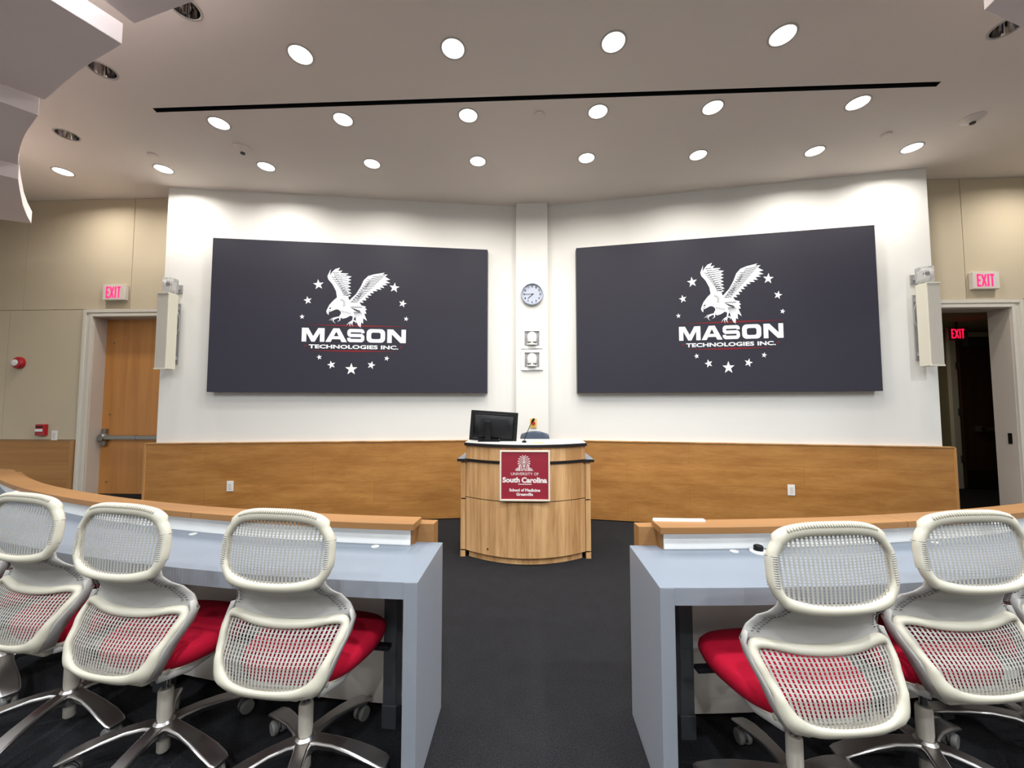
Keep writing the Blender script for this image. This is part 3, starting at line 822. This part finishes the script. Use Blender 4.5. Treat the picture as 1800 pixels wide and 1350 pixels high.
# monitor on the lectern
mo = thing('computer_monitor', 'black computer monitor seen from behind on the lectern', 'monitor', (-.345, 3.80, 1.066), R(2))
tl = Matrix.Translation((0, 0, .145)) @ Matrix.Rotation(R(3.8), 4, 'Y') @ Matrix.Rotation(R(-4), 4, 'X') @ Matrix.Translation((0, 0, -.145))
MB().box(-.232, .232, 0, .03, -.002, .292, tl).build('housing', 'black', mo, bevel=.006)
MB().loft([[tuple(tl @ Vector(p)) for p in ((-.20*q, -yy, .145-.12*q), (.20*q, -yy, .145-.12*q), (.20*q, -yy, .145+.11*q), (-.20*q, -yy, .145+.11*q))] for q, yy in ((1, 0), (.9, .014), (.6, .022))]).build('rear_bulge', 'black', mo, True)
MB().box(-.16, .14, -.003, .002, .262, .268, tl).build('vent_slot', 'screen_body', mo)
MB().box(-.125, -.085, -.004, .002, .04, .058, tl).build('port_label', 'grey_plastic', mo)
MB().box(-.195, -.15, -.005, .002, .02, .07, tl).box(.13, .16, -.006, .004, .12, .175, tl).build('port_recess', 'screen_body', mo)
Art().stroke([(.06, -.018), (.066, -.034)], .005).build('maker_mark', 'grey_plastic', lambda x, y, l: tuple(tl @ Vector((x, -.0018, -y))), mo)
MB().box(-.085, -.025, -.062, -.028, .004, .20).build('stand_arm', 'black', mo, bevel=.008)
MB().box(-.15, .06, -.075, .06, 0, .008).build('stand_foot', 'black', mo, bevel=.003)

mc = thing('gooseneck_microphone', 'thin black gooseneck microphone on the lectern beside the monitor', 'microphone', (-.045, 3.68, 1.066))
MB().lathe([(.022, 0), (.022, .012), (.012, .02)], 18).build('base', 'black', mc, 'auto')
MB().tube([(0, 0, .01), (.006, 0, .04), (.03, 0, .10), (.055, 0, .155), (.072, 0, .19)], .0035).build('gooseneck', 'black', mc, True)
MB().tube([(.068, 0, .183), (.075, 0, .196), (.083, 0, .208), (.092, 0, .222), (.096, 0, .228)], [.006, .010, .013, .012, .004], 12).build('microphone_head', 'black', mc, True)
pl = tag(MB().box(.03, .14, 3.62, 3.70, 1.0662, 1.068).build('yellow_note', 'yellow'), 'small yellow note lying on the lectern top', 'note')

# presenter's chair behind the lectern
pc = thing('presenter_chair', 'slate blue office chair behind the lectern, only its back top showing', 'chair', (.065, 4.22, 0))
rings = []
for z, hw in ((.62, .13), (.70, .16), (.85, .17), (1.0, .168), (1.08, .162), (1.105, .156), (1.118, .140), (1.124, .10)):
    rings.append([(x*hw, .17 - .25*(x*hw)**2*4 + dy, z - .02*abs(x)**3) for dy in (0, .04) for x in ((-1, -.6, 0, .6, 1) if dy == 0 else (1, .6, 0, -.6, -1))])
MB().loft(rings).build('backrest', 'blue_chair', pc, True)
MB().prism([(.22*math.cos(2*PI*i/24), .21*math.sin(2*PI*i/24)-.04) for i in range(24)], .46, .53).build('seat', 'blue_chair', pc, bevel=.02)
MB().tube([(0, .0, .47), (0, .2, .46), (0, .23, .6), (0, .20, .72)], .02).build('back_support', 'black', pc, True)
MB().lathe([(.025, .08), (.025, .46)], 14).build('gas_column', 'black', pc)
for k in range(5):
    a = R(72*k+10); MB().tube([(0, 0, .10), (.26*math.cos(a), .26*math.sin(a), .07)], .018).build('base_arm', 'black', pc)
    MB().lathe([(.028, -.02), (.028, .02)], 14, (.26*math.cos(a), .26*math.sin(a), .029), 'x').build('caster', 'black', pc)

# ------------------------------------------------------------------ the curved desks
DA = .028
def arc(s, th, Rr):
    """point on the desk arc: s=-1 left desk, +1 right desk (mirrored)"""
    x = -.2 - Rr*math.sin(th); y = 9.6 - Rr*math.cos(th)
    return (x, y) if s < 0 else (2*DA - x, y)
def arcs(s, Ri, Ro, t0, t1, z0, z1, n=40, b=None):
    """solid ring segment; t0 may be a pair (inner, outer) for a cut parallel to the room"""
    b = b or MB()
    t0i, t0o = t0 if isinstance(t0, tuple) else (t0, t0)
    t1i, t1o = t1 if isinstance(t1, tuple) else (t1, t1)
    n0 = len(b.v); rings = []
    for i in range(n+1):
        q = i/n
        pi = arc(s, t0i+(t1i-t0i)*q, Ri); po = arc(s, t0o+(t1o-t0o)*q, Ro)
        rings.append([(pi[0], pi[1], z0), (po[0], po[1], z0), (po[0], po[1], z1), (pi[0], pi[1], z1)])
    b.loft(rings); return b
def th_at(x, Rr): return math.asin((-x-.2)/Rr)
DZ = .76; TE = R(34)
for s, side in ((-1, 'left'), (1, 'right')):
    dk = thing('curved_desk', 'long curved pale grey desk with oak ledge, %s of the aisle' % side, 'desk', (0, 0, 0), 0, 'front row curved desks')
    arcs(s, 7.722, 8.144, (th_at(-.4165, 7.722), th_at(-.4165, 8.144)), TE, DZ-.018, DZ, 60).build('worktop', 'top', dk, 'auto')
    arcs(s, 8.118, 8.145, th_at(-.4155, 8.13), TE, DZ-.062, DZ-.0008, 60).build('front_apron', 'panel_grey', dk, 'auto')
    arcs(s, 7.80, 8.118, th_at(-.45, 8.0), TE, DZ-.055, DZ-.018, 60).build('worktop_core', 'dark_steel', dk, 'auto')
    e0 = arc(s, th_at(-.4155, 7.722), 7.722); e1 = arc(s, th_at(-.4155, 8.145), 8.145)
    xa, xb = sorted((e0[0], e0[0] + s*.052))
    MB().box(xa, xb, e1[1], e0[1], 0, DZ-.0008).build('end_panel', 'panel_grey', dk, bevel=.0015)
    arcs(s, 7.765, 7.780, th_at(-.50, 7.77), TE, .045, DZ-.055, 50).build('modesty_panel', 'modesty', dk, 'auto')
    arcs(s, 7.758, 7.768, th_at(-.562, 7.76), TE, DZ, .838, 50).build('white_riser', 'riser', dk, 'auto')
    arcs(s, 7.715, 7.757, th_at(-.545, 7.74), TE, DZ, .838, 50).build('riser_core', 'ledge', dk, 'auto')
    arcs(s, 7.655, 7.721, (th_at(-.455, 7.655), th_at(-.46, 7.721)), (R(33), R(33.3)), 0, .846, 50).build('front_screen', 'ledge', dk, 'auto')
    cuts = [R(2.43), R(11.3), R(20.0), R(27.5), R(33.0)]
    for i in range(4):
        last = i == 3
        g = .0002
        arcs(s, 7.695, 7.812, cuts[i]+g, (cuts[i+1]-g, R(34.8) if last else cuts[i+1]-g), .841, .871, 24).build('ledge_board', 'ledge', dk, bevel=.0015)
    for th in (3.05, 12.0, 21.0, 29.0):
        p = arc(s, R(th), 7.83)
        m = Matrix.Translation((p[0], p[1], 0)) @ Matrix.Rotation(s*R(th), 4, 'Z')
        MB().box(-.03, .03, -.03, .03, .0, DZ-.055, m).build('steel_leg', 'dark_steel', dk, bevel=.004)
        MB().box(-.033, .033, -.033, .033, .0, .10, m).build('leg_foot', 'dark_steel', dk, bevel=.003)
    for th in ((15.0, 24.3) if s < 0 else (6.6, 15.5)):
        arcs(s, 7.812, 7.824, R(th-.38), R(th+.38), .832, .842, 4).build('cable_flap', 'riser', dk)
    for th in ((3.8, 11.2, 19.5) if s < 0 else (4.9, 12.5)):
        p = arc(s, R(th), 7.805)
        MB().lathe([(.018, DZ), (.018, DZ+.003), (.014, DZ+.004)], 18, (p[0], p[1], 0)).build('desk_grommet', 'laminate', dk)

mp_ = thing('desk_power_port', 'small black and white power port on the right desk behind a chair', 'power port', (1.03, 1.825, DZ))
MB().lathe([(.035, 0), (.035, .006), (.03, .008)], 22).build('ring', 'riser', mp_)
MB().lathe([(.02, .006), (.02, .026), (.015, .03)], 18).build('cap', 'black', mp_, 'auto')
tag(MB().box(.590, .83, 1.890, 1.915, .8475, .880).build('white_tray', 'paper', bevel=.004), 'thin white tray standing behind the right desk ledge near the aisle', 'tray')

# ------------------------------------------------------------------ mesh-back chairs
PROF = [(.40, -.125), (.42, -.175), (.445, -.215), (.48, -.232), (.54, -.222), (.60, -.188), (.66, -.150), (.70, -.142), (.74, -.160), (.775, -.198), (.80, -.216), (.86, -.215), (.94, -.206), (1.04, -.190)]
def yp(z):
    if z <= PROF[0][0]: return PROF[0][1]
    for i in range(len(PROF)-1):
        (z0, y0), (z1, y1) = PROF[i], PROF[i+1]
        if z <= z1:
            q = (z-z0)/(z1-z0); q = q*q*(3-2*q)*.5+q*.5
            return y0+(y1-y0)*q
    return PROF[-1][1]
def S(x, z, off=0.0): return Vector((x, yp(z) + .62*x*x + off, z))
def smooth_loop(P, n=64):
    """closed Catmull-Rom through P"""
    out = []; k = len(P)
    per = n//k
    for i in range(k):
        p0, p1, p2, p3 = (Vector(P[(i+j-1) % k]) for j in range(4))
        for q in range(per):
            t = q/per
            out.append(.5*((2*p1) + (-p0+p2)*t + (2*p0-5*p1+4*p2-p3)*t*t + (-p0+3*p1-3*p2+p3)*t*t*t))
    return out
UP_ = [(0, 1.028), (.09, 1.024), (.150, 1.008), (.188, .965), (.196, .915), (.192, .868), (.164, .828), (.09, .808), (0, .803)]
UP = UP_ + [(-x, z) for x, z in reversed(UP_[1:-1])]
LO_ = [(0, .650), (.10, .653), (.185, .662), (.222, .655), (.222, .62), (.200, .56), (.170, .505), (.115, .472), (0, .462)]
LO = LO_ + [(-x, z) for x, z in reversed(LO_[1:-1])]
upl = smooth_loop(UP, 96); lol = smooth_loop(LO, 96)
def band(loop, wi, wo, th, b, off=0.0):
    """frame band that follows a closed (x,z) loop on the back surface"""
    n = len(loop); rings = []
    for i in range(n):
        p = Vector(loop[i]); t = (Vector(loop[(i+1) % n]) - Vector(loop[i-1])).normalized()
        nn = Vector((-t.y, t.x))             # outward or inward
        c = Vector((0, sum(q[1] for q in loop)/n))
        if (p-c).dot(nn) < 0: nn = -nn
        W0 = wi(p) if callable(wi) else wi; W1 = wo(p) if callable(wo) else wo
        ring = []
        for u, v in ((-W0, -.3), (-W0*.8, -1), (W1*.5, -1.15), (W1, -.6), (W1*1.02, .4), (W1*.7, 1), (-W0*.7, 1), (-W0, .4)):
            q = p + nn*u; ring.append(S(q.x, q.y, v*th/2 + off))
        rings.append(ring)
    rings.append(rings[0]); b.loft(rings, True, False); return b
def mesh_panel(loop, pitch, wd, b, hp=.0085, fan=0.0):
    xs = [p[0] for p in loop]
    def span(v, ax):
        hits = []
        n = len(loop)
        for i in range(n):
            a, c = loop[i], loop[(i+1) % n]
            if (a[ax]-v)*(c[ax]-v) < 0:
                q = (v-a[ax])/(c[ax]-a[ax]); hits.append(a[1-ax]+(c[1-ax]-a[1-ax])*q)
        return (min(hits), max(hits)) if len(hits) >= 2 else None
    X = max(xs); x = -X+pitch*.6
    z_lo, z_hi = min(p[1] for p in loop), max(p[1] for p in loop); zm = (z_lo+z_hi)/2
    m = 60
    rows_ = [z_lo+.0005+(z_hi-z_lo-.001)*i/m for i in range(m+1)]
    hs = [span(z, 1) for z in rows_]
    while x < X:
        prev = None; k = 0
        for z, h in zip(rows_, hs):
            xx = x*(1+fan*(z-zm))
            ok = h is not None and h[0]+.001 < xx < h[1]-.001
            if ok and (prev is None or k % 4 == 0 or z > z_hi-.03):
                cur = (S(xx-wd/2, z), S(xx+wd/2, z))
                if prev: b.quad(prev[0], prev[1], cur[1], cur[0])
                prev = cur
            k += 1
        x += pitch
    zs = [p[1] for p in loop]; z = min(zs)+hp
    while z < max(zs):
        r = span(z, 1)
        if r and r[1]-r[0] > .01:
            m = 10; prev = None
            for i in range(m+1):
                xx = r[0]+(r[1]-r[0])*i/m
                cur = (S(xx, z-.0009, .001), S(xx, z+.0009, .001))
                if prev: b.quad(prev[0], prev[1], cur[1], cur[0])
                prev = cur
        z += hp
    return b
def make_chair():
    t = thing('mesh_chair', None, 'chair')
    # frames
    fr = band(upl, .010, lambda p: .017 + (.010 if p.y > .99 else 0) + (.006 if p.y < .83 else 0), .024, MB()).build('upper_frame', 'chair_frame', t, True)
    # ribbed crest along the top edge and the ribbed side hinges
    rb = MB()
    for i in range(34):
        x = -.145 + .290*i/33
        z = 1.028 - .017*(abs(x)/.145)**3
        rb.tube([S(x, z+.017, -.0155), S(x, z+.0265, -.008), S(x, z+.0275, .004)], .0032, 6)
    rb.build('ribbed_crest', 'chair_frame', fr, True)
    for s in (-1, 1):
        rb = MB()
        for i in range(14):
            z = .868+.0068*i
            rb.tube([S(s*.187, z, -.0128), S(s*.200, z, -.0128), S(s*.2085, z, -.004), S(s*.2095, z, .010)], .0020, 5)
        rb.build('ribbed_hinge', 'chair_band', fr, True)
    lf = band(lol, .010, lambda p: (.016 if p.y < .645 else .012) + .030*max(0, min(1, (.56-p.y)/.09)), .026, MB()).build('lower_frame', 'chair_frame', t, True)
    mesh_panel(upl, .0138, .0070, MB(), .0085, .25).build('upper_mesh', 'chair_mesh', t)
    mesh_panel(lol, .0142, .0078, MB(), .0095, 1.2).build('lower_mesh', 'chair_mesh', t)
    # flexible waist band between the loops
    b = MB(); rings = []
    for i in range(13):
        q = i/12; z = .812 - q*(.812-.655)
        hw = .172 + (.246-.172)*(q**1.3)
        ring = []
        for j in range(25):
            x = -hw+2*hw*j/24
            zz = z + (.018*(abs(x)/hw)**2)*(1-q) + .006*q*(abs(x)/hw)**2
            ring.append(S(x, zz, .004 + (.012*(abs(x)/hw)**6)))
        rings.append(ring)
    n0 = len(rings)
    front = [[p + Vector((0, .009, 0)) for p in r] for r in rings]
    bb = MB()
    bb.loft([r + f[::-1] for r, f in zip(rings, front)])
    wb = bb.build('waist_band', 'chair_band', t, True)
    pf = MB()
    for s in (-1, 1):
        for i in range(13):
            q = .18+.055*i; z = .812-q*.157; hw = .172+.074*(q**1.3)
            for off in (.014, .030):
                x = s*(hw-off)
                pf.tube([S(x-.004, z+.012, .0028), S(x+.004, z+.012, .0028)], .0016, 4)
    pf.build('perforations', 'caster_dark', wb)
    # side straps that wrap forward from the shoulders to the seat pan
    for s in (-1, 1):
        rings = []
        for x, z, fw in ((.232, .690, .006), (.243, .660, .020), (.240, .62, .030), (.220, .56, .034), (.200, .50, .036), (.172, .45, .03)):
            p = S(s*x, z); q = p + Vector((-s*.004, .012+fw, -.004))
            rings.append([p+Vector((0, -.006, 0)), p+Vector((s*.006, 0, 0)), q+Vector((s*.004, 0, 0)), q+Vector((-s*.004, .002, 0))])
        MB().loft(rings).build('side_strap', 'chair_band', t, True)
    # tail piece under the back and its seam
    n = 16; rings = []
    for i in range(n+1):
        x = -.165+.33*i/n; e = (abs(x)/.165)**3
        rings.append([S(x, .428+.03*e, -.012), (x, S(x, .41).y-.006, .405+.03*e), (x, -.14+.02*e, .392+.025*e), (x, -.12, .425+.02*e)])
    MB().loft(rings).build('tail_cover', 'chair_frame', t, True)
    # seat: rounded shield, wide at the front
    out = [(.0, .275), (.10, .270), (.18, .245), (.235, .190), (.250, .11), (.240, .02), (.215, -.07), (.165, -.13), (.08, -.155), (0, -.158)]
    pts = out + [(-x, y) for x, y in reversed(out[1:-1])]
    lp = smooth_loop(pts, 72); rings = []
    def seat_z(x, y): return .012*(1-(x/.25)**2) - .03*max(0, (y-.12)/.16)**2 + .01*(x/.25)**4
    for sc, z in ((.86, .432), (.95, .438), (.995, .455), (1.0, .468), (.985, .485), (.93, .498), (.80, .503), (.55, .504), (.25, .503), (.02, .503)):
        rings.append([(p.x*sc, .05+(p.y-.05)*sc, z + (seat_z(p.x*sc, .05+(p.y-.05)*sc) if z > .44 else 0)) for p in lp])
    MB().loft(rings).build('seat', 'red', t, True)
    rings = []
    for sc, z in ((.45, .375), (.70, .395), (.84, .425), (.87, .436)):
        rings.append([(p.x*sc, .02+(p.y-.05)*sc, z) for p in lp])
    MB().loft(rings).build('seat_pan', 'chair_frame', t, True)
    # ribs from the back to the seat front
    for s in (-1, 1):
        MB().tube([(s*.15, -.15, .425), (s*.17, -.05, .405), (s*.17, .06, .41), (s*.15, .15, .425)], .012, 8, flat=(1, 1.4)).build('pan_rail', 'chair_band', t, True)
    MB().box(-.06, .06, -.13, .10, .362, .42).build('tilt_housing', 'chair_frame', t, bevel=.015)
    MB().box(.20, .285, .10, .135, .418, .436).build('tilt_lever', 'black', t, bevel=.004)
    MB().box(-.285, -.20, .10, .135, .418, .436).build('height_lever', 'black', t, bevel=.004)
    # column
    MB().lathe([(.0135, .20), (.0135, .36)], 18).build('gas_column', 'chrome', t, 'auto')
    MB().lathe([(.022, .14), (.026, .17), (.026, .262), (.0225, .272), (.014, .272)], 22).build('column_sleeve', 'sleeve', t, 'auto')
    MB().lathe([(.018, .028), (.022, .034), (.022, .14)], 20).build('column_foot', 'sleeve', t, 'auto')
    MB().lathe([(.030, .085), (.043, .10), (.043, .135), (.028, .152), (.022, .153)], 24).build('base_hub', 'alu', t, 'auto')
    # one arm and one caster, copied round the hub
    rings = []
    for r, z, hw, h in ((.02, .142, .034, .030), (.06, .145, .028, .028), (.12, .140, .027, .026), (.19, .125, .032, .023), (.26, .104, .037, .019), (.31, .084, .036, .015), (.328, .076, .029, .012)):
        rings.append([(r, -hw, z-h*.35), (r, -hw*.80, z), (r, hw*.80, z), (r, hw, z-h*.35), (r, hw*.55, z-h*1.25), (r, -hw*.55, z-h*1.25)])
    arm = MB().loft(rings).build('base_arm', 'alu', t, 'auto', bevel=.003)
    cs = MB()
    for s in (-1, 1):
        cs.lathe([(.012, -.011), (.026, -.010), (.0285, -.004), (.0285, .006), (.024, .012), (.012, .013)], 20, (.292, s*.0145, .0285), 'y')
    cs.tube([(.315, 0, .072), (.315, 0, .05), (.292, 0, .03)], .008, 8)
    cas = cs.build('caster', 'caster', t, 'auto')
    hd = MB(); rings = []
    for i in range(9):
        a = R(20+160*i/8)
        rings.append([(.292+.031*math.cos(a), y, .0285+.031*math.sin(a)) for y in (-.004, .004)] + [(.292+.025*math.cos(a), y, .0285+.025*math.sin(a)) for y in (.004, -.004)])
    hd.loft(rings).build('hood', 'caster_dark', cas, True)
    for k in range(1, 5):
        a2 = arm.copy(); COL.objects.link(a2); a2.parent = t; a2['k'] = k
        c2 = copy_tree(cas, t); c2['k'] = k
    arm['k'] = 0; cas['k'] = 0
    return t
proto = make_chair()
CH = [(-.865, 1.528, -4.7, 69, 'off white mesh chair nearest the aisle at the left desk'),
      (-1.478, 1.576, -8.4, 56, 'off white mesh chair, second from the aisle at the left desk'),
      (-2.060, 1.723, -10, 57, 'off white mesh chair with its back cut by the left photo edge'),
      (-2.70, 1.95, -17, 40, 'off white mesh chair past the left photo edge, only its base arm showing'),
      (.922, 1.457, 6.2, 23, 'off white mesh chair nearest the aisle at the right desk'),
      (1.508, 1.614, 6.3, 33, 'off white mesh chair, second from the aisle at the right desk'),
      (2.05, 1.74, 12, 10, 'off white mesh chair mostly cut off by the right photo edge')]
for i, (x, y, a, ph, lab) in enumerate(CH):
    o = proto if i == 0 else copy_tree(proto)
    o.location = (x, y, 0); o.rotation_euler = (0, 0, R(a))
    tag(o, lab, 'chair', 'off white mesh chairs with red seats')
    for c in o.children:
        if 'k' in c: c.rotation_euler = (0, 0, R(72*c['k'] + ph - a))
        
for o in bpy.data.objects:
    if 'k' in o: del o['k']
